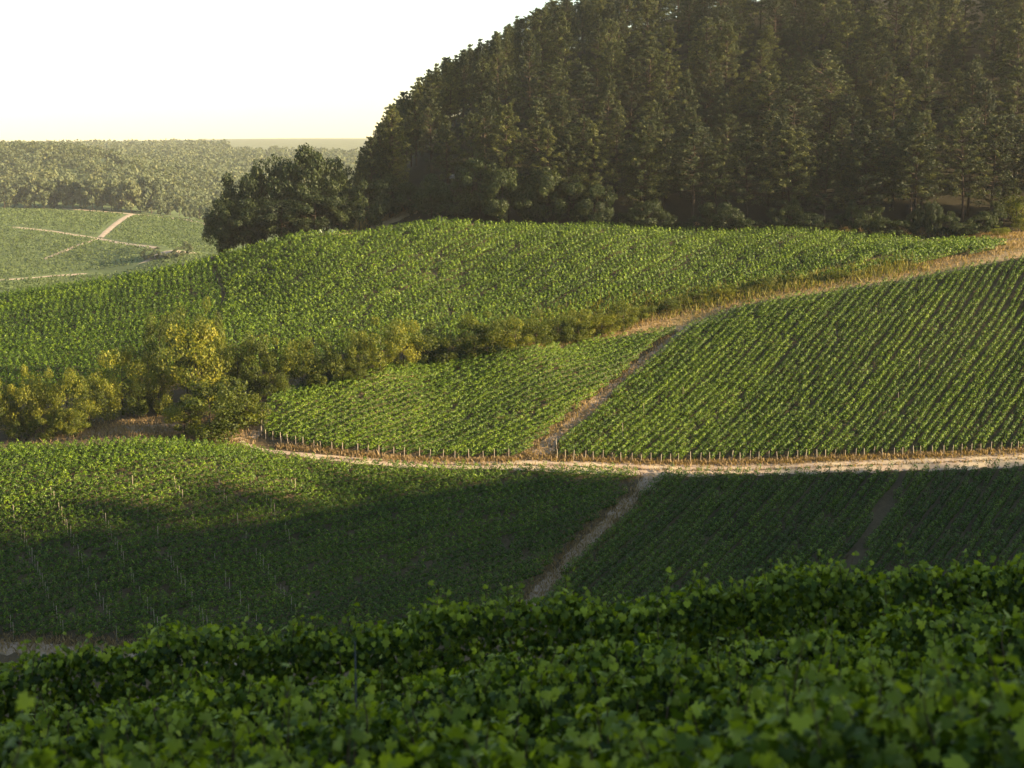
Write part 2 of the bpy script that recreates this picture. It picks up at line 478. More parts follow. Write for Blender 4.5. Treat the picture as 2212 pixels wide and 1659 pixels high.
def clip_rows(poly, az, spacing, phase=0.0):
    """parallel centre lines inside a world polygon"""
    d = np.array([math.sin(az), math.cos(az)]); nr = np.array([d[1], -d[0]])
    a, b = poly @ d, poly @ nr
    out = []
    for k in np.arange(b.min() + spacing * (.5 + phase), b.max(), spacing):
        s = np.arange(a.min(), a.max(), .5)
        p = s[:, None] * d + k * nr
        ins = inside(p[:, 0], p[:, 1], poly)
        e = np.flatnonzero(np.diff(np.r_[0, ins.astype(int), 0]))
        for i0, i1 in zip(e[::2], e[1::2]):
            if i1 - i0 >= 6: out.append(p[i0:i1])
    return out

def in_view(c, top=1.5, m=60):
    z = ground(c[:, 0], c[:, 1]) + top
    u, v = project(c[:, 0], c[:, 1], z)
    return (u > -m) & (u < W + m) & (v > -m) & (v < HH + m)

def vineyard(poly_px, az, spacing, dens, size, label, group, ext=None, trunk=False, curve=None, gap=.03, h=1.5, w=.30, y0=100.0, clump=.16, wander=.10):
    poly = hits(poly_px, y0=y0)[:, :2]
    rows = []
    for c in clip_rows(poly, az, spacing):
        iv = in_view(c)
        if not iv.any(): continue
        i = np.flatnonzero(iv); c = c[max(i[0] - 8, 0):i[-1] + 9]
        if len(c) < 6: continue
        # a slight wander
        t = unit(np.gradient(c, axis=0)); nn = np.stack([-t[:, 1], t[:, 0]], -1)
        s = np.arange(len(c)) * .5
        c = c + nn * (wander * np.sin(s * .21 + rng.uniform(0, 6)) + wander * .6 * np.sin(s * .9 + rng.uniform(0, 6)))[:, None]
        v, q, tint = row_mesh(c, dens, size, h=h, w=w, gap=gap, clump=clump)
        o = c[len(c) // 2]; org = np.array([o[0], o[1], float(ground(o[0], o[1]))])
        r = link('vine_row', None, loc=org)
        tag(r, label, 'vine row', group)
        n0 = len(q); fl, vv = [q], [v]
        if trunk:
            b = trunks(c); vv += b.v; fl += [f + len(v) for f in b.f]
            tint = np.r_[tint, np.concatenate(b.t)]
        mi = np.r_[np.zeros(n0, int), np.ones(len(tint) - n0, int)]
        link('foliage', mesh('foliage', np.concatenate(vv) - org, fl, [M['vine'], M['cane']], tint, midx=mi), r)
        rows.append(c)
    return rows

RIGHT = [(1184, 990), (1250, 925), (1345, 836), (1425, 766), (1500, 705), (1600, 668), (1750, 640), (1900, 618), (2050, 590), (2230, 560), (2420, 528), (2420, 964), (2212, 972), (1900, 987), (1600, 995), (1400, 999)]
right_rows = vineyard(RIGHT, R(36), .98, 190, .175, 'row of sunlit vines climbing the steep block right of the stony path', 'vine rows of the right block', trunk=True, gap=.02, w=.23, h=1.38, clump=.12)
CENTRE = [(572, 950), (566, 900), (580, 868), (650, 840), (770, 808), (930, 782), (1130, 757), (1300, 738), (1470, 713), (1400, 760), (1300, 850), (1215, 915), (1120, 991), (900, 988), (700, 974)]
centre_rows = vineyard(CENTRE, R(52), 1.0, 190, .175, 'row of sunlit vines in the small block left of the stony path', 'vine rows of the centre block', trunk=True, gap=.02, w=.23, h=1.38, clump=.12)
LOWR = [(1440, 1022), (1340, 1130), (1230, 1235), (1150, 1330), (1300, 1420), (1760, 1420), (1822, 1230), (1890, 1120), (1952, 1018), (1700, 1026)]
lowr_rows = vineyard(LOWR, R(37), 1.0, 190, .18, 'row of shaded vines below the dirt road, between the footpath and the thin brown gap', 'vine rows of the lower right block', gap=.035, w=.27, h=1.5)
LOWE = [(1972, 1018), (1910, 1120), (1846, 1230), (1790, 1420), (2400, 1360), (2500, 1008), (2212, 1012)]
lowe_rows = vineyard(LOWE, R(37), 1.0, 190, .18, 'row of shaded vines at the lower right edge, right of the thin brown gap', 'vine rows of the lower edge block', gap=.035, w=.27, h=1.5)
LOWL = [(-120, 985), (0, 975), (200, 968), (350, 962), (520, 975), (690, 1000), (830, 1010), (1106, 1016), (1385, 1022), (1355, 1075), (1260, 1150), (1190, 1225), (1120, 1310), (1000, 1400), (600, 1440), (260, 1385), (0, 1380), (-120, 1380)]
lowl_rows = vineyard(LOWL, R(58), 1.08, 180, .18, 'row of half shaded vines on the hollow slope left of the footpath', 'vine rows of the lower left block', gap=.04, clump=.22, w=.29, h=1.55)
UPPER = [(470, 745), (476, 690), (484, 640), (464, 590), (458, 562), (540, 541), (655, 512), (700, 511), (780, 512), (860, 496), (960, 484), (1300, 493), (1700, 502), (1960, 520), (2020, 533), (1850, 575), (1700, 612), (1550, 640), (1400, 668), (1250, 700), (1100, 722), (900, 755), (700, 790), (520, 810), (455, 800)]
upper_rows = vineyard(UPPER, R(42), 1.4, 150, .24, 'row of bright vines on the slope between the hedge and the pines', 'vine rows of the upper block', gap=.05, w=.46, clump=.27, h=1.5, wander=.24)
UPL = [(-120, 880), (0, 870), (200, 850), (330, 820), (440, 790), (474, 690), (483, 640), (463, 590), (457, 563), (250, 607), (0, 642), (-120, 660)]
upl_rows = vineyard(UPL, R(80), 1.4, 140, .24, 'row of dull green vines on the far left slope behind the tall hedge bushes', 'vine rows of the upper left block', gap=.05, w=.46, clump=.27, h=1.5, wander=.24)
tag_ = [(2010, 528), (2080, 524), (2180, 530), (2140, 545), (2000, 568), (1850, 598), (1700, 612), (1860, 580), (1950, 556)]
strip_rows = vineyard(tag_, R(72), 1.6, 110, .25, 'short vine row on the strip beside the grassy track', 'vine rows of the track strip', w=.36)

# posts --------------------------------------------------------------
def post_mesh(h, r):
    v, f = tube([[0, 0, -.25], [0, 0, h * .5], [0, 0, h - .03], [0, 0, h]], [r, r * .95, r * .9, r * .6], 6)
    n = len(v)
    return mesh('post', v, [f, np.array([[n - 6, n - 5, n - 4, n - 3, n - 2, n - 1]])], M['post'])
pm_end, pm_mid = post_mesh(1.25, .04), post_mesh(1.7, .028)
def put_post(xy, me, label, group, lean=.05):
    o = link('vineyard_post', me, loc=(xy[0], xy[1], float(ground(xy[0], xy[1]))))
    o.rotation_euler = (rng.normal() * lean, rng.normal() * lean, rng.uniform(0, 6))
    s = rng.uniform(.9, 1.12); o.scale = (s, s, s * rng.uniform(.88, 1.1))
    return tag(o, label, 'post', group)

def first_end(c):  # the end of a row nearest the camera
    return c[0] + (c[0] - c[4]) * .18
for rows, lab, grp in ((right_rows, 'pale wooden end post at the foot of the steep right block, beside the dirt road', 'end posts of the right block'),
                       (centre_rows, 'weathered end post at the foot of the small centre block, above the dirt road', 'end posts of the centre block')):
    for c in rows:
        e = first_end(c); u, v = project(e[0], e[1], float(ground(*e)))
        if e[1] < 183 and -5 < u < W + 5: put_post(e, pm_end, lab, grp)
for c in lowl_rows:
    s0 = (-(c[0] @ np.array([math.sin(R(58)), math.cos(R(58))]))) % 4.4
    for s in np.arange(s0, len(c) * .5 - 1, 4.4):
        p = c[int(s * 2)]
        u, v = project(p[0], p[1], float(ground(*p)) + 1)
        if 20 < u < 640 and 1040 < v < 1370 and rng.random() < .6:
            put_post(p, pm_mid, 'thin grey stake standing in the shaded vines of the hollow slope', 'stakes among the lower left vines', .03)
for u, v in ((1590, 512), (1770, 520), (1475, 860), (1345, 945), (1390, 900), (1940, 875), (1985, 800)):
    put_post(hit(u, v)[:2], pm_mid, 'single pale stake rising above the vines on the lit slopes', 'stakes on the lit slopes', .03)

# ------------------------------------------------------------------ near vines with real leaves
def leaf_template():
    ang = np.radians([-90, -62, -40, -22, -2, 18, 34, 52, 70, 90, 110, 128, 146, 162, 182, 202, 220, 242])
    rad = np.array([.12, .66, .84, .64, .95, .84, .64, 1.0, .84, 1.20, .84, 1.0, .64, .84, .95, .64, .84, .66])
    x, y = rad * np.cos(ang), rad * np.sin(ang) + .12
    z = -.16 * np.abs(x) - .34 * np.maximum(y, 0) ** 2 - .10 * np.minimum(y, 0) ** 2 + .07 * np.sin(ang * 6)
    v = np.r_[[[0, .05, .06]], np.c_[x, y, z]]
    n = len(ang)
    f = np.array([(0, 1 + i, 1 + (i + 1) % n) for i in range(n)])
    return v * .5, f
LV, LF = leaf_template()

def real_leaves(c, down, nrm, size):
    """template leaves: tip along 'down', face along nrm"""
    n = len(c)
    nrm = unit(nrm); a = unit(np.cross(down, nrm)); b = np.cross(nrm, a)
    s = np.asarray(size)[:, None, None]
    v = c[:, None] + s * (LV[None, :, :1] * a[:, None] + LV[None, :, 1:2] * b[:, None] + LV[None, :, 2:] * nrm[:, None] * rng.uniform(.4, 1.6, (n, 1, 1)))
    f = (LF[None] + (np.arange(n) * len(LV))[:, None, None]).reshape(-1, 3)
    return v.reshape(-1, 3), f

def near_row(yrow, x0, x1, n, label, hgt=1.32, slope=.02):
    L = x1 - x0
    kx = rng.uniform(0, 6, 4)
    def top(x): return hgt + .07 * np.sin(x * 2.1 + kx[0]) + .05 * np.sin(x * 5.3 + kx[1]) + .04 * np.sin(x * 9.7 + kx[2])
    N = int(L * n)
    x = rng.uniform(x0, x1, N)
    th = rng.uniform(-.35, math.pi + .35, N); th = np.where(rng.random(N) < .25, rng.uniform(0, 2 * math.pi, N), th)
    rr = np.sqrt(rng.uniform(.30, 1.0, N))
    wv = .22 + .06 * np.sin(x * 3.1 + kx[3])
    tp = top(x); low = .28
    yo = wv * rr * np.cos(th); zz = low + (tp - low) * np.clip(.42 + .58 * rr * np.sin(th), 0, 1)
    fr = rng.random(N) < .45                       # more of the faces turned to both sides of the row
    yo = np.where(fr, wv * rng.choice([-1, 1], N) * rng.uniform(.6, 1.05, N), yo)
    zz = np.where(fr, low + (tp - low) * rng.uniform(.1, .95, N), zz)
    yy = yrow + slope * x + yo
    gz_ = ground(x, yrow + slope * x)
    cen = np.c_[x, yy, gz_ + zz]
    side = np.sign(yo) * np.clip(np.abs(yo) / .2, .2, 1)
    nrm = np.c_[rng.normal(size=N) * .75, side * .9 + rng.normal(size=N) * .5, .25 + .7 * (zz / tp) ** 3 + rng.normal(size=N) * .45]
    down = np.c_[rng.normal(size=N) * .5, side * .35, -np.ones(N)]
    sz = np.clip(rng.gamma(14, .0051, N), .028, .115)
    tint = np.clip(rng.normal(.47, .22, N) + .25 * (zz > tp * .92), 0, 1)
    # young shoots standing out of the top
    ns = int(L * 7); sx = rng.uniform(x0, x1, ns); sh = rng.gamma(2.0, .036, ns) + .03
    b = Bag(); C2, D2, N2, S2, T2 = [], [], [], [], []
    for xx, hh in zip(sx, sh):
        g = float(ground(xx, yrow + slope * xx)); y_ = yrow + slope * xx + rng.normal() * .12
        p0 = np.array([xx, y_, g + float(top(xx)) - .12]); dv = np.array([rng.normal() * .3, rng.normal() * .3, 1.])
        p1 = p0 + unit(dv) * (hh + .12)
        v, f = tube([p0, (p0 + p1) / 2 + rng.normal(size=3) * .008, p1], [.004, .0035, .002], 4); b.add(v, f)
        for q in np.linspace(.35, 1, max(int((hh + .12) / .045), 3)):
            C2.append(p0 + (p1 - p0) * q + rng.normal(size=3) * .03)
            N2.append([rng.normal() * .6, -.3 + rng.normal() * .6, .7]); D2.append([rng.normal(), rng.normal(), -.4])
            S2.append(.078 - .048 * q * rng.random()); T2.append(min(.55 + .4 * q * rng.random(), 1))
    cen = np.r_[cen, C2]; nrm = np.r_[nrm, N2]; down = np.r_[down, D2]; sz = np.r_[sz, S2]; tint = np.r_[tint, T2]
    v_, f_ = real_leaves(cen, down, nrm, sz)
    org = np.array([0, yrow, float(ground(0, yrow))])
    r = link('vine_row', None, loc=org)
    tag(r, label, 'vine row', 'near vine rows')
    for xx in np.arange(x0 + rng.uniform(0, .5), x1, 1.0):
        y_ = yrow + slope * xx; g = float(ground(xx, y_))
        p = [[xx, y_, g - .05]]
        for k in range(1, 5): p.append([xx + rng.normal() * .03 * k, y_ + rng.normal() * .02 * k, g + .2 * k])
        v, f = tube(p, [.035, .03, .024, .016, .010], 6); b.add(v, f)
    tt = np.r_[np.repeat(tint, len(LF)), np.concatenate(b.t)]
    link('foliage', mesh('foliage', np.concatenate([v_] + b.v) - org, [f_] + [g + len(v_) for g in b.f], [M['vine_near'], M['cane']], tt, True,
                         np.r_[np.zeros(len(f_), int), np.ones(len(tt) - len(f_), int)]), r)

NEAR = [(13.0, 1438, 'farthest leafy row of the foreground vines, edging the dark valley', 1.23),
        (11.2, 1348, 'second leafy foreground row, just in front of the one edging the valley', 1.04),
        (9.2, 1348, 'third leafy foreground row counting from the valley edge', 1.18),
        (7.4, 1348, 'blurred leafy foreground row, third from the lower picture edge', 1.20),
        (5.6, 1258, 'large-leaved blurred row, second from the lower picture edge', 1.24),
        (4.5, 1168, 'nearest row, only its blurred pale shoot tips rising at the bottom', 1.33)]
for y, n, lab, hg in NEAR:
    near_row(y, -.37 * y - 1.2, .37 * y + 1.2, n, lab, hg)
for u, y, lab, h in ((752, 8.4, 'thin dark steel stake standing up between the foreground rows', 1.62), (1282, 5.1, 'bluish steel stake low among the nearest blurred leaves', 1.18)):
    x = (u - W / 2) / FPX * y
    v, f = tube([[0, 0, -.3], [0, 0, h * .6], [0, 0, h]], [.006, .006, .005], 6)
    o = link('vine_stake', mesh('stake', v, f, M['steel']), loc=(x, y, float(ground(x, y))))
    tag(o, lab, 'stake')

# ------------------------------------------------------------------ woody plants
def lobes_crown(n_lobes, per, rx, rz, zc, leaf, seed, lob=(.30, .50), squash=.8, tint0=.45):
    """a crown of leaf-clump lobes spread through an ellipsoid"""
    r = np.random.default_rng(seed); C, Nn, T, S = [], [], [], []
    for _ in range(n_lobes):
        d = unit(r.normal(size=3)); q = r.uniform(.35, .92) ** .6
        o = np.array([d[0] * rx * q, d[1] * rx * q, zc + d[2] * rz * q])
        lr = rx * r.uniform(*lob)
        m = int(per * r.uniform(.6, 1.3))
        dd = unit(r.normal(size=(m, 3))); dd[:, 2] = dd[:, 2] * .9 + .12
        rad = lr * r.uniform(.35, 1.12, m) ** .5
        C.append(o + dd * rad[:, None] * [1, 1, squash]); Nn.append(dd + r.normal(size=(m, 3)) * .55)
        T.append(np.clip(r.normal(tint0 + r.normal() * .10, .16, m), 0, 1)); S.append(leaf * r.uniform(.6, 1.35, m))
    return np.concatenate(C), np.concatenate(Nn), np.concatenate(T), np.concatenate(S)

def crown_mesh(parts, mat, asp=.7):
    c, n, t, s = parts
    v, f = leaf_quads(c, n, s, asp)
    return mesh('crown', v, f, mat, t)

def limb_mesh(h, r0, nlimb, spread, seed, start=.3):
    r = np.random.default_rng(seed); b = Bag()
    p = np.c_[np.cumsum(r.normal(size=6) * .012 * h), np.cumsum(r.normal(size=6) * .012 * h), np.linspace(-.3, h, 6)]
    p[0, :2] = 0
    v, f = tube(p, np.linspace(r0, r0 * .25, 6), 7); b.add(v, f)
    for k in range(nlimb):
        q = r.uniform(start, .9); a = r.uniform(0, 6.28)
        o = np.array([np.interp(q, np.linspace(0, 1, 6), p[:, i]) for i in range(3)])
        e = o + np.array([math.cos(a) * spread, math.sin(a) * spread, h * r.uniform(.05, .3)]) * r.uniform(.5, 1)
        v, f = tube([o, (o + e) / 2 + [0, 0, -.02 * h], e], [r0 * .4, r0 * .28, r0 * .1], 5); b.add(v, f)
    return b.mesh('trunk', M['bark'], True)

# bushes, sized 1 m high and wide at scale 1 (scaled when placed)
BUSH = []
for k in range(5):
    cm = crown_mesh(lobes_crown(22, 330, .5, .5, .5, .036, 100 + k, (.22, .44)), M['bush'])
    tm = limb_mesh(.7, .025, 6, .4, 200 + k, .1)
    BUSH.append((cm, tm))

def place_plant(name, cat, u, vb, vt, wpx, proto, label, group, y=None, sq=1.0, part='crown'):
    b = hit(u, vb, y0=180.0) if y is None else np.array([(u - W / 2) / FPX * y, y, float(ground((u - W / 2) / FPX * y, y))])
    _, ut = ray(u, vt)
    h = max(ut * b[1] - b[2], .6); w = wpx * 1.08 / FPX * b[1]; h *= 1.08
    o = link(name, None, loc=b - [0, 0, .1]); o.scale = (w, w, h); o.rotation_euler[2] = rng.uniform(0, 6.28)
    tag(o, label, cat, group)
    link(part, proto[0], o); link('stems' if part == 'foliage' else 'trunk', proto[1], o)
    return o

LEFT_HEDGE = [(-30, 950, 810, 95), (18, 945, 815, 80), (62, 945, 806, 80), (108, 940, 818, 75), (150, 935, 800, 85), (192, 925, 808, 75), (228, 915, 790, 70), (-70, 950, 815, 90),
              (40, 950, 870, 70), (95, 950, 880, 70), (160, 945, 880, 70), (300, 905, 815, 80), (345, 895, 800, 75)]
for i, (u, vb, vt, w) in enumerate(LEFT_HEDGE):
    place_plant('bush', 'bush', u, vb, vt + rng.uniform(-10, 10), w * .92, BUSH[i % 5], 'golden lit bush with a dark foot in the hedge at the left edge', 'bushes of the left hedge', part='foliage')
SPECIAL = [(265, 895, 755, 105, 'dull olive bush filling the hedge left of the tall pointed bushes'),
           (322, 880, 745, 90, 'dark olive bush leaning against the tall pointed bushes'),
           (345, 815, 688, 62, 'pale green bush at the far left foot of the tall pointed bushes'),
           (405, 850, 648, 70, 'tallest pointed bush, standing up in front of the left vine slope'),
           (450, 850, 664, 58, 'slim pointed bush just right of the tallest one'),
           (425, 880, 700, 130, 'broad rounded bush under the two pointed ones'),
           (480, 870, 735, 80, 'yellowish bush right of the pointed bushes'),
           (462, 962, 830, 150, 'large round bush standing alone before the hedge, above the lower vines'),
           (525, 925, 840, 90, 'small orange tinged bush beside the lone round bush'),
           (400, 960, 862, 80, 'shaded bush on the left side of the lone round bush')]
for i, (u, vb, vt, w, lab) in enumerate(SPECIAL):
    place_plant('bush', 'bush', u, vb, vt, w * 1.08, BUSH[(i * 2) % 5], lab, None, part='foliage')
RIGHT_HEDGE = [(515, 860, 738, 70), (560, 852, 735, 75), (610, 845, 728, 75), (655, 838, 728, 75), (700, 830, 745, 65), (740, 822, 735, 70), (775, 815, 722, 60),
               (822, 808, 700, 95), (872, 800, 702, 85), (925, 792, 704, 90), (978, 783, 700, 80), (1022, 776, 688, 75), (1065, 770, 685, 75), (1112, 760, 678, 75),
               (1160, 752, 680, 70), (1205, 743, 680, 65), (1250, 733, 672, 65), (1300, 722, 660, 65), (1345, 712, 648, 60),
               (590, 855, 790, 60), (680, 840, 785, 60), (770, 822, 775, 60)]
for i, (u, vb, vt, w) in enumerate(RIGHT_HEDGE):
    place_plant('bush', 'bush', u, vb + 4, vt + rng.uniform(-12, 14), w * .98, BUSH[(i * 3 + 1) % 5], 'yellow green bush in the long hedge between the centre vines and the upper slope', 'bushes of the long hedge', part='foliage')
SCRUB = [(1385, 690, 655, 55), (1440, 672, 642, 55), (1500, 655, 632, 60), (1570, 640, 615, 60), (1650, 628, 600, 55), (1720, 612, 590, 50), (1810, 602, 582, 50)]
for i, (u, vb, vt, w) in enumerate(SCRUB):
    place_plant('bush', 'bush', u, vb, vt, w, BUSH[(i * 2 + 1) % 5], 'low scrubby bush along the upper edge of the grassy track', 'low scrub along the track', part='foliage')

# broadleaf trees of the dark clump and the wood's left foot
BROAD = []
for k in range(4):
    cm = crown_mesh(lobes_crown(34, 300, .5, .46, .54, .038, 300 + k, (.20, .34), .9), M['broad'])
    BROAD.append((cm, limb_mesh(.75, .022, 8, .35, 400 + k, .2)))
CLUMP = [(492, 552, 420, 75, 283), (525, 545, 385, 90, 286), (575, 535, 368, 105, 287), (620, 528, 350, 100, 290), (665, 522, 335, 110, 288), (705, 515, 340, 100, 290), (735, 512, 385, 80, 287),
         (480, 555, 470, 60, 282), (545, 545, 440, 90, 281), (610, 530, 430, 100, 281), (680, 515, 420, 100, 281), (740, 510, 430, 60, 283)]
for i, (u, vb, vt, w, y) in enumerate(CLUMP):
    place_plant('broadleaf_tree', 'tree', u, vb, vt, w * 1.12, BROAD[i % 4], 'dark round broadleaf tree in the clump left of the wooded hill', 'trees of the dark clump', y=depth(y + 6))
UNDER2 = [(u, 498 + 8 * math.sin(u), 458 + 22 * math.sin(u * 3.1), 52 + 18 * math.sin(u * 1.7)) for u in range(1330, 2170, 34)]
UNDER = [(800, 475, 395, 70), (845, 465, 385, 75), (890, 458, 400, 70), (935, 470, 385, 70), (985, 470, 395, 70), (1035, 478, 345, 85), (1085, 482, 370, 80), (1130, 485, 385, 75), (1180, 486, 360, 80), (1235, 488, 390, 75),
         (1290, 488, 400, 70), ]
for i, (u, vb, vt, w) in enumerate(UNDER):
    place_plant('bush', 'bush', u, vb, vt, w * 1.1, BROAD[(i + 1) % 4], 'green bush at the foot of the wood above the upper vines', 'bushes at the foot of the wood', y=float(np.interp((u - W / 2) / FPX * 255, fe[:, 0], fe[:, 1])) + (rng.uniform(5, 7) if u < 900 else rng.uniform(.5, 3.5)), part='foliage')
for i, (u, vb, vt, w) in enumerate(UNDER2):
    place_plant('bush', 'bush', u, vb, vt, w, BROAD[(i + 1) % 4], 'dark undergrowth bush in the shade below the front pines', 'undergrowth below the pines', y=float(np.interp((u - W / 2) / FPX * 255, fe[:, 0], fe[:, 1])) + rng.uniform(.8, 2.6), part='foliage')
for u, vb, vt, w, lab in ((2195, 490, 415, 70, 'sunlit green bush at the foot of the pines by the right edge'), (2215, 500, 462, 50, 'low bright bush below the one at the right edge'), (2160, 512, 488, 40, 'small green shrub beside the pale grass bank')):
    place_plant('bush', 'bush', u, vb, vt, w, BUSH[2], lab, None, part='foliage')

# pines
def pine_proto(seed, low, shape):
    r = np.random.default_rng(seed); C, Nn, T, S = [], [], [], []
    b = Bag()
    hgt = 1.0
    p = np.c_[np.cumsum(r.normal(size=8) * .004), np.cumsum(r.normal(size=8) * .004), np.linspace(-.03, .99, 8)]; p[0, :2] = 0
    v, f = tube(p, np.linspace(.014, .002, 8), 6); b.add(v, f)
    z = low
    while z < .985:
        q = (z - low) / (1 - low)
        Lb = .235 * (shape(q)) + .015
        for a in r.uniform(0, 6.28) + np.arange(5) * 1.257 + r.normal(size=5) * .25:
            L = Lb * r.uniform(.55, 1.15); up = .10 + .55 * q + r.normal() * .12
            o = np.array([np.interp(z, p[:, 2], p[:, 0]), np.interp(z, p[:, 2], p[:, 1]), z])
            d = unit(np.array([math.cos(a), math.sin(a), up]))
            e = o + d * L
            v, f = tube([o, o + d * L * .5 - [0, 0, .004], e], [.0035, .0025, .001], 3); b.add(v, f)
            for t_ in (.45, .72, 1.0):
                if t_ < .5 and r.random() < .5: continue
                c0 = o + (e - o) * t_ + r.normal(size=3) * .006
                m = int(84 * r.uniform(.6, 1.3)); pr = .036 * (1 - .55 * q) * r.uniform(.7, 1.25)
                dd = unit(r.normal(size=(m, 3)) + [0, 0, .35])
                C.append(c0 + dd * pr * r.uniform(.3, 1.1, (m, 1)) * [1, 1, .75]); Nn.append(dd + r.normal(size=(m, 3)) * .6)
                T.append(np.clip(r.normal(.42 + r.normal() * .12, .16, m), 0, 1)); S.append(.0135 * r.uniform(.6, 1.4, m))
        z += .036 * r.uniform(.8, 1.2)
    for k in range(10):                                # dead branches below the crown
        z = r.uniform(.18, low); a = r.uniform(0, 6.28); o = np.array([0, 0, z]); e = o + np.array([math.cos(a), math.sin(a), .1]) * r.uniform(.03, .09)
        v, f = tube([o, (o + e) / 2, e], [.0025, .002, .001], 3); b.add(v, f)
    v, f = leaf_quads(np.concatenate(C), np.concatenate(Nn), np.concatenate(S), .45)
    return mesh('crown', v, f, M['pine'], np.concatenate(T)), b.mesh('trunk', M['bark'], True)
shapes = [lambda q: (1 - q) ** .75 + .1, lambda q: np.sin(math.pi * (q * .75 + .25)) ** .8, lambda q: (1 - q * .85) * (.55 + .6 * math.sin(3 * q + .3)), lambda q: .95 * (1 - q ** 2.2)]
PINE = [pine_proto(500 + k, [.20, .32, .26, .36, .22][k], shapes[k % 4]) for k in range(5)]
# skyline of the wood in the photograph: no tree may stand higher
SKX = [760, 775, 790, 850, 900, 950, 1020, 1130, 1200, 1260, 2800]
SKY_ = [430, 345, 300, 222, 178, 138, 98, 38, 8, -12, -300]
npine = 0
skyline_spots = [((u - W / 2) / FPX * y, y, 20) for u, y in ((u_, float(np.interp(u_, [775, 800, 850, 900, 950, 1020, 1130, 1250], [258, 263, 271, 280, 289, 301, 324, 342]))) for u_ in range(782, 1262, 17))]
spots = [(x, float(np.interp(x, fe[:, 0], fe[:, 1])) + 4.2, 0) for x in np.arange(0, 112, 5.2)]
spots += [(x, y, j + 1) for j, y in enumerate(np.arange(258, 428, 8.8)) for x in np.arange(-34, 150, 7.4)]
spots += skyline_spots
for x, y, j in spots:
    if True:
        px, py = x + rng.normal() * (1.9 if j < 20 else .5) + (j % 2) * 3.6, y + rng.normal() * (.8 if j == 0 else 2.0)
        if not inside(np.array(px), np.array(py), forest_poly): continue
        z = float(ground(px, py)); h = rng.uniform(15, 21) 
        u, vt = project(px, py, z + h); _, vb = project(px, py, z + h * .35)
        if u < 765 or u > 2560: continue
        lim = np.interp(u, SKX, SKY_) + rng.uniform(0, 34 if j < 20 else 24)
        if j == 20: h = 30.0; vt = -999.0
        if vt < lim:
            hz = (330 - lim) / FPX * py - z
            if hz < 7: continue
            h = min(h, hz)
        _, vb = project(px, py, z + h * .3)
        if vb < -15: continue
        if u > 2300 and j > 14 or u > 2420 or (j < 20 and py > 394 and u < 1900): continue
        if py < float(np.interp(px, fe[:, 0], fe[:, 1])) + 3.0: continue
        if u > 1500 and j == 0: lab, grp = 'tall pine at the sunny front edge of the wood above the grassy track', 'front pines of the wood'
        elif u < 1260 and (j == 20 or vt < np.interp(u, SKX, SKY_) + 45): lab, grp = 'dark pine on the sloping skyline of the wood', 'skyline pines'
        elif u < 1260: lab, grp = 'shaded pine inside the dark left flank of the wood', 'pines of the left flank'
        else: lab, grp = 'pine standing in the thick of the wooded hill', 'pines of the wooded hill'
        pr = PINE[rng.choice([0, 2])] if grp == 'skyline pines' else PINE[rng.integers(5)]
        o = link('pine_tree', None, loc=(px, py, z)); s = h * (rng.uniform(.7, .95) if grp == 'skyline pines' else rng.uniform(.9, 1.25))
        o.scale = (s, s, h); o.rotation_euler = (rng.normal() * .02, rng.normal() * .02, rng.uniform(0, 6.28))
        tag(o, lab, 'pine tree', grp)
        link('crown', pr[0], o); link('trunk', pr[1], o); npine += 1

# unseen bushes added along the ridge crest to break up the edge of its shade
for y in np.arange(_e[0][0] - 40, _e[-1][0] + 20, 1.5):
    hw = float(np.interp(y, [e[0] for e in _e], [e[2] for e in _e]))
    x = 200 + rng.normal() * 2; yy = y + rng.normal()
    o = link('bush', None, loc=(x, yy, float(ground(x, yy)) - .3)); h = hw * (.5 + rng.gamma(2.5, .28))
    ww = h * rng.uniform(.22, .5) + .4; o.scale = (ww, ww, h)
    tag(o, 'unseen bush off to the right, added on the ridge crest to roughen its shade edge', 'bush', 'shade bushes added on the ridge')
    pr = BROAD[rng.integers(4)]; link('foliage', pr[0], o); link('stems', pr[1], o)

# ------------------------------------------------------------------ dry grass, banks
BANK = [(716, 510), (770, 503), (820, 488), (868, 466), (905, 452)]
tag(ribbon('earth_bank', BANK, [2.5, 4.5, 5, 4, 2.5], M['track'], .10, step=.7, jag=.35, y0=200.0), kind='structure')
def grass_stuff(name, areas, label, h=(.15, .5), w=.05, mat='grass'):
    V, F, T, n = [], [], [], 0
    for pl, wd, cnt in areas:
        p = hits(pl)[:, :2]; seg = np.r_[0, np.cumsum(np.linalg.norm(np.diff(p, axis=0), axis=1))]
        s = rng.uniform(0, seg[-1], cnt)
        c = np.stack([np.interp(s, seg, p[:, 0]), np.interp(s, seg, p[:, 1])], -1) + rng.normal(size=(cnt, 2)) * wd * .5
        hh = rng.uniform(*h, cnt) * np.clip(rng.normal(.8, .35, cnt), .3, 2)
        a = rng.uniform(0, 6.28, cnt); d = np.c_[np.cos(a), np.sin(a), np.zeros(cnt)] * (w * rng.uniform(.6, 1.8, cnt))[:, None]
        base = np.c_[c, ground(c[:, 0], c[:, 1]) - .02]
        tip = base + np.c_[rng.normal(size=(cnt, 2)) * .35 * hh[:, None], hh]
        V.append(np.stack([base - d, base + d, tip + d * .4, tip - d * .4], 1).reshape(-1, 3)); T.append(np.clip(rng.normal(.5, .22, cnt), 0, 1))
    V = np.concatenate(V)
    o = link(name, mesh(name, V, np.arange(len(V)).reshape(-1, 4), M[mat], np.concatenate(T)))
    return tag(o, label, 'grass', kind='stuff')
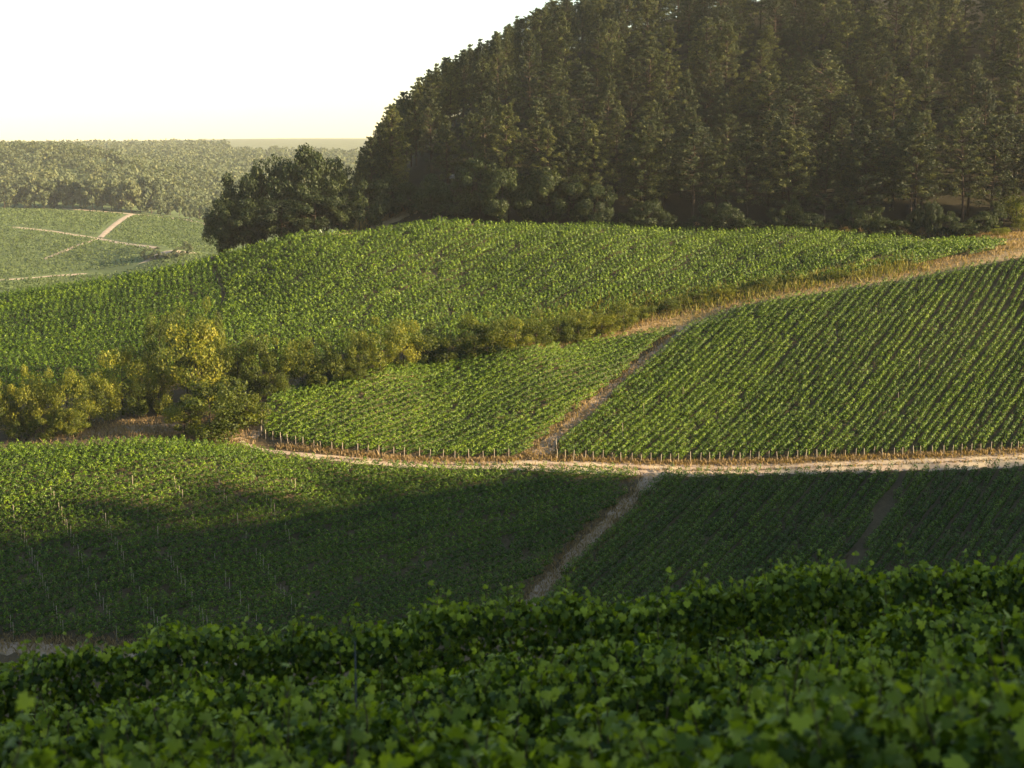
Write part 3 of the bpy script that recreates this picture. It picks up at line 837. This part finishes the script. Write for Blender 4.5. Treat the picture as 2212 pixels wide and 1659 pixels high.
grass_stuff('dry_grass', [
    ([(690, 990), (1000, 1005), (1400, 1016), (1800, 1009), (2230, 992)], .25, 1800), ([(1130, 986), (1400, 1000), (1800, 993), (2230, 976)], .8, 9000), ([(600, 967), (830, 990), (1120, 994)], .7, 3500),
    ([(2300, 520), (2212, 530), (2000, 575), (1700, 625), (1450, 682), (1200, 735), (900, 782)], 5.0, 30000),
    ([(1500, 487), (1700, 492), (2000, 508), (2100, 505)], 2.0, 2500), ([(2100, 512), (2230, 508), (2350, 500)], 3.5, 9000),
    ([(745, 500), (800, 486), (870, 455), (905, 448)], 3.0, 6000), ([(1160, 985), (1300, 862), (1460, 725)], 3.0, 5000), ([(1395, 1050), (1250, 1190), (1130, 1300)], 2.6, 5000),
    ([(-60, 1390), (120, 1391), (300, 1402), (520, 1420)], 1.6, 3500), ([(80, 945), (250, 930), (420, 935), (540, 930)], 4.0, 7000)],
    'dry golden grass along the road, the track, the banks and the footpaths')

M['verge'] = mat_leaf('verge_grass', (.06, .07, .012), (.15, .15, .025), (.30, .24, .07), .35, .7, .1)
grass_stuff('tall_grass', [([(1130, 705), (1250, 690), (1380, 668), (1550, 642), (1720, 612), (1850, 592), (1960, 572)], 4.0, 16000),
    ([(1000, 760), (1150, 738), (1280, 715)], 2.5, 4000)], 'tall green and golden grass on the verge above the grassy track', (.4, 1.1), .06, 'verge')

# small man-made things by the wood
def box(b, c, s, rz=0.0):
    x, y, z = s[0] / 2, s[1] / 2, s[2] / 2
    v = np.array([(-x, -y, -z), (x, -y, -z), (x, y, -z), (-x, y, -z), (-x, -y, z), (x, -y, z), (x, y, z), (-x, y, z)])
    ca_, sa_ = math.cos(rz), math.sin(rz)
    v = np.c_[v[:, 0] * ca_ - v[:, 1] * sa_, v[:, 0] * sa_ + v[:, 1] * ca_, v[:, 2]] + c
    b.add(v, [(0, 3, 2, 1), (4, 5, 6, 7), (0, 1, 5, 4), (1, 2, 6, 5), (2, 3, 7, 6), (3, 0, 4, 7)])
xb, yb, gb = hit(977, 420, y0=200.0); _, zt = ray(977, 376)
s_ = link('sign_board', None, loc=(xb, yb, gb)); tag(s_, 'small white board on a post among the bushes at the foot of the wood', 'sign')
b = Bag(); box(b, np.array([0, -.06, zt * yb - gb - .45]), (.9, .04, .8)); link('board', b.mesh('board', M['white']), s_)
b = Bag(); box(b, np.array([0, 0, (zt * yb - gb) / 2 - .2]), (.12, .07, zt * yb - gb + .2)); link('post', b.mesh('post', M['post']), s_)
p = hit(698, 508); b = Bag(); v, f = tube([[0, 0, -.3], [-.25, 0, .5], [-.55, 0, .95]], [.09, .09, .08], 6); b.add(v, f)
tag(link('marker_post', b.mesh('marker_post', M['white']), loc=p), 'short leaning white marker post before the dark clump of trees', 'post')

# ------------------------------------------------------------------ the far side of the valley
FT = []
for k in range(3):
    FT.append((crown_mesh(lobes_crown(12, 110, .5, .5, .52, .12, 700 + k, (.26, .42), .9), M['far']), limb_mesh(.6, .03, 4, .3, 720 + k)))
for i, u in enumerate(np.arange(-10, 470, 21)):
    vb = np.interp(u, [0, 130, 280, 400, 470], [451, 449, 458, 470, 488]) + rng.uniform(-3, 2)
    hp = rng.uniform(45, 80) * (1 if u < 330 else .6)
    b_ = hit(u, vb, y0=500.0)
    o = link('far_tree', None, loc=b_); h = hp / FPX * b_[1]; w = h * rng.uniform(.65, 1.0)
    o.scale = (w, w, h); o.rotation_euler[2] = rng.uniform(0, 6)
    tag(o, 'hazy golden tree at the front of the wood across the valley', 'tree', 'front trees of the far wood')
    link('crown', FT[i % 3][0], o); link('trunk', FT[i % 3][1], o)
for i, (u, vb, vt, w) in enumerate(((318, 561, 536, 26), (338, 560, 540, 24), (360, 560, 545, 22), (385, 556, 534, 24), (405, 553, 524, 28))):
    b_ = hit(u, vb, y0=500.0)
    o = link('far_bush', None, loc=b_); h = (vb - vt) / FPX * b_[1]; w = w / FPX * b_[1]
    o.scale = (w, w, h); tag(o, 'hazy dark bush in the short line beside the far pale road', 'bush', 'bushes by the far road')
    link('foliage', FT[i % 3][0], o); link('stems', FT[i % 3][1], o)

def wood_stuff():
    C, N_, T, S = [], [], [], []
    def crown(x, y, hh, ww, m, ls):
        z = float(ground(x, y)); dd = unit(rng.normal(size=(m, 3))); dd[:, 2] = np.abs(dd[:, 2]) * 1.1 - .25
        k = rng.uniform(.55, 1.08, (m, 1))
        C.append(np.array([x, y, z + hh * .5]) + dd * k * [ww / 2, ww / 2, hh / 2]); N_.append(dd + rng.normal(size=(m, 3)) * .5)
        T.append(np.clip(rng.normal(rng.uniform(.2, .6), .15, m), 0, 1)); S.append(ls * rng.uniform(.6, 1.3, m))
    for _ in range(900):                                  # the near wooded rise on the left
        y = rng.uniform(895, 1120); u = rng.uniform(-120, 470); x = (u - W / 2) / FPX * y
        if u > 330 and y < 930: continue
        crown(x, y, rng.uniform(8, 13), rng.uniform(7, 11), 60, 1.9)
    for _ in range(2600):                                 # the long wooded slope and the plateau's edge
        y = rng.uniform(960, 1850); u = rng.uniform(250, 880); x = (u - W / 2) / FPX * y
        crown(x, y, rng.uniform(8, 13), rng.uniform(8, 13), 26, 3.0)
    for _ in range(700):
        y = rng.uniform(1850, 2250); u = rng.uniform(-150, 500); x = (u - W / 2) / FPX * y
        crown(x, y, rng.uniform(8, 14), rng.uniform(10, 16), 14, 4.5)
    v, f = leaf_quads(np.concatenate(C), np.concatenate(N_), np.concatenate(S), .85)
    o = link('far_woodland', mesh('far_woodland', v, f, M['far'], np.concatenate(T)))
    tag(o, 'hazy woods covering the hills across the valley', 'woods', kind='stuff')
wood_stuff()
def far_vines():
    n = 60000
    y = rng.uniform(500, 850, n); u = rng.uniform(-150, 500, n); x = (u - W / 2) / FPX * y
    d = np.array([math.sin(R(35)), math.cos(R(35))]); nr = np.array([d[1], -d[0]])
    k = x * nr[0] + y * nr[1]; k2 = np.round(k / 2.4) * 2.4 + rng.normal(size=n) * .2
    x = x + (k2 - k) * nr[0]; y = y + (k2 - k) * nr[1]
    z = ground(x, y)
    uu, vv = project(x, y, z)
    ok = np.ones(n, bool)
    def away(pl, r):
        p = hits(pl, y0=400.0)[:, :2]; g = ok
        for a, b in zip(p[:-1], p[1:]):
            t = np.clip(((np.c_[x, y] - a) @ (b - a)) / ((b - a) @ (b - a)), 0, 1)
            g = g & (np.linalg.norm(np.c_[x, y] - a - t[:, None] * (b - a), axis=1) > r)
        return g
    for pl in ([(-200, 622), (0, 605), (150, 592), (300, 575), (452, 549)], [(20, 490), (120, 500), (215, 515), (345, 537)], [(285, 462), (255, 480), (215, 515)], [(130, 451), (280, 462), (400, 474), (475, 492)]):
        ok = away(pl, 3.4)
    c = np.c_[x, y, z + rng.uniform(.3, 1.3, n)][ok]
    v, f = leaf_quads(c, np.c_[rng.normal(size=(len(c), 2)), np.full(len(c), .6)], rng.uniform(.6, 1.3, len(c)))
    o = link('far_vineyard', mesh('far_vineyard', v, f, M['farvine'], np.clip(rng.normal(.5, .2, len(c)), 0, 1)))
    tag(o, 'pale hazy vines covering the hillside across the valley', 'vines', kind='stuff')
far_vines()
# ------------------------------------------------------------------ haze
hm = bpy.data.materials.new('haze'); hm.use_nodes = True
t = hm.node_tree; t.nodes.clear()
pv = t.nodes.new('ShaderNodeVolumePrincipled'); pv.inputs['Color'].default_value = (.95, .94, .92, 1)
pv.inputs['Density'].default_value = 0.00009; pv.inputs['Anisotropy'].default_value = 0.1
oo = t.nodes.new('ShaderNodeOutputMaterial'); t.links.new(pv.outputs[0], oo.inputs['Volume'])
zlo, zhi = float(gz.min()) - 1.0, max(float(gz.max()) + 4, 75.0)
b = Bag(); box(b, np.array([0, 1700, (zlo + zhi) / 2]), (4300, 3900, zhi - zlo))
tag(link('haze', b.mesh('haze', hm)), 'pale evening haze filling the air of the valley', 'haze', kind='stuff')
print('pines', npine, 'rows', len([o for o in sc.objects if o.name.startswith('vine_row')]), 'posts', len([o for o in sc.objects if o.name.startswith('vineyard_post')]),
      'faces', sum(len(m.polygons) for m in bpy.data.meshes), 'haze', zlo, zhi)
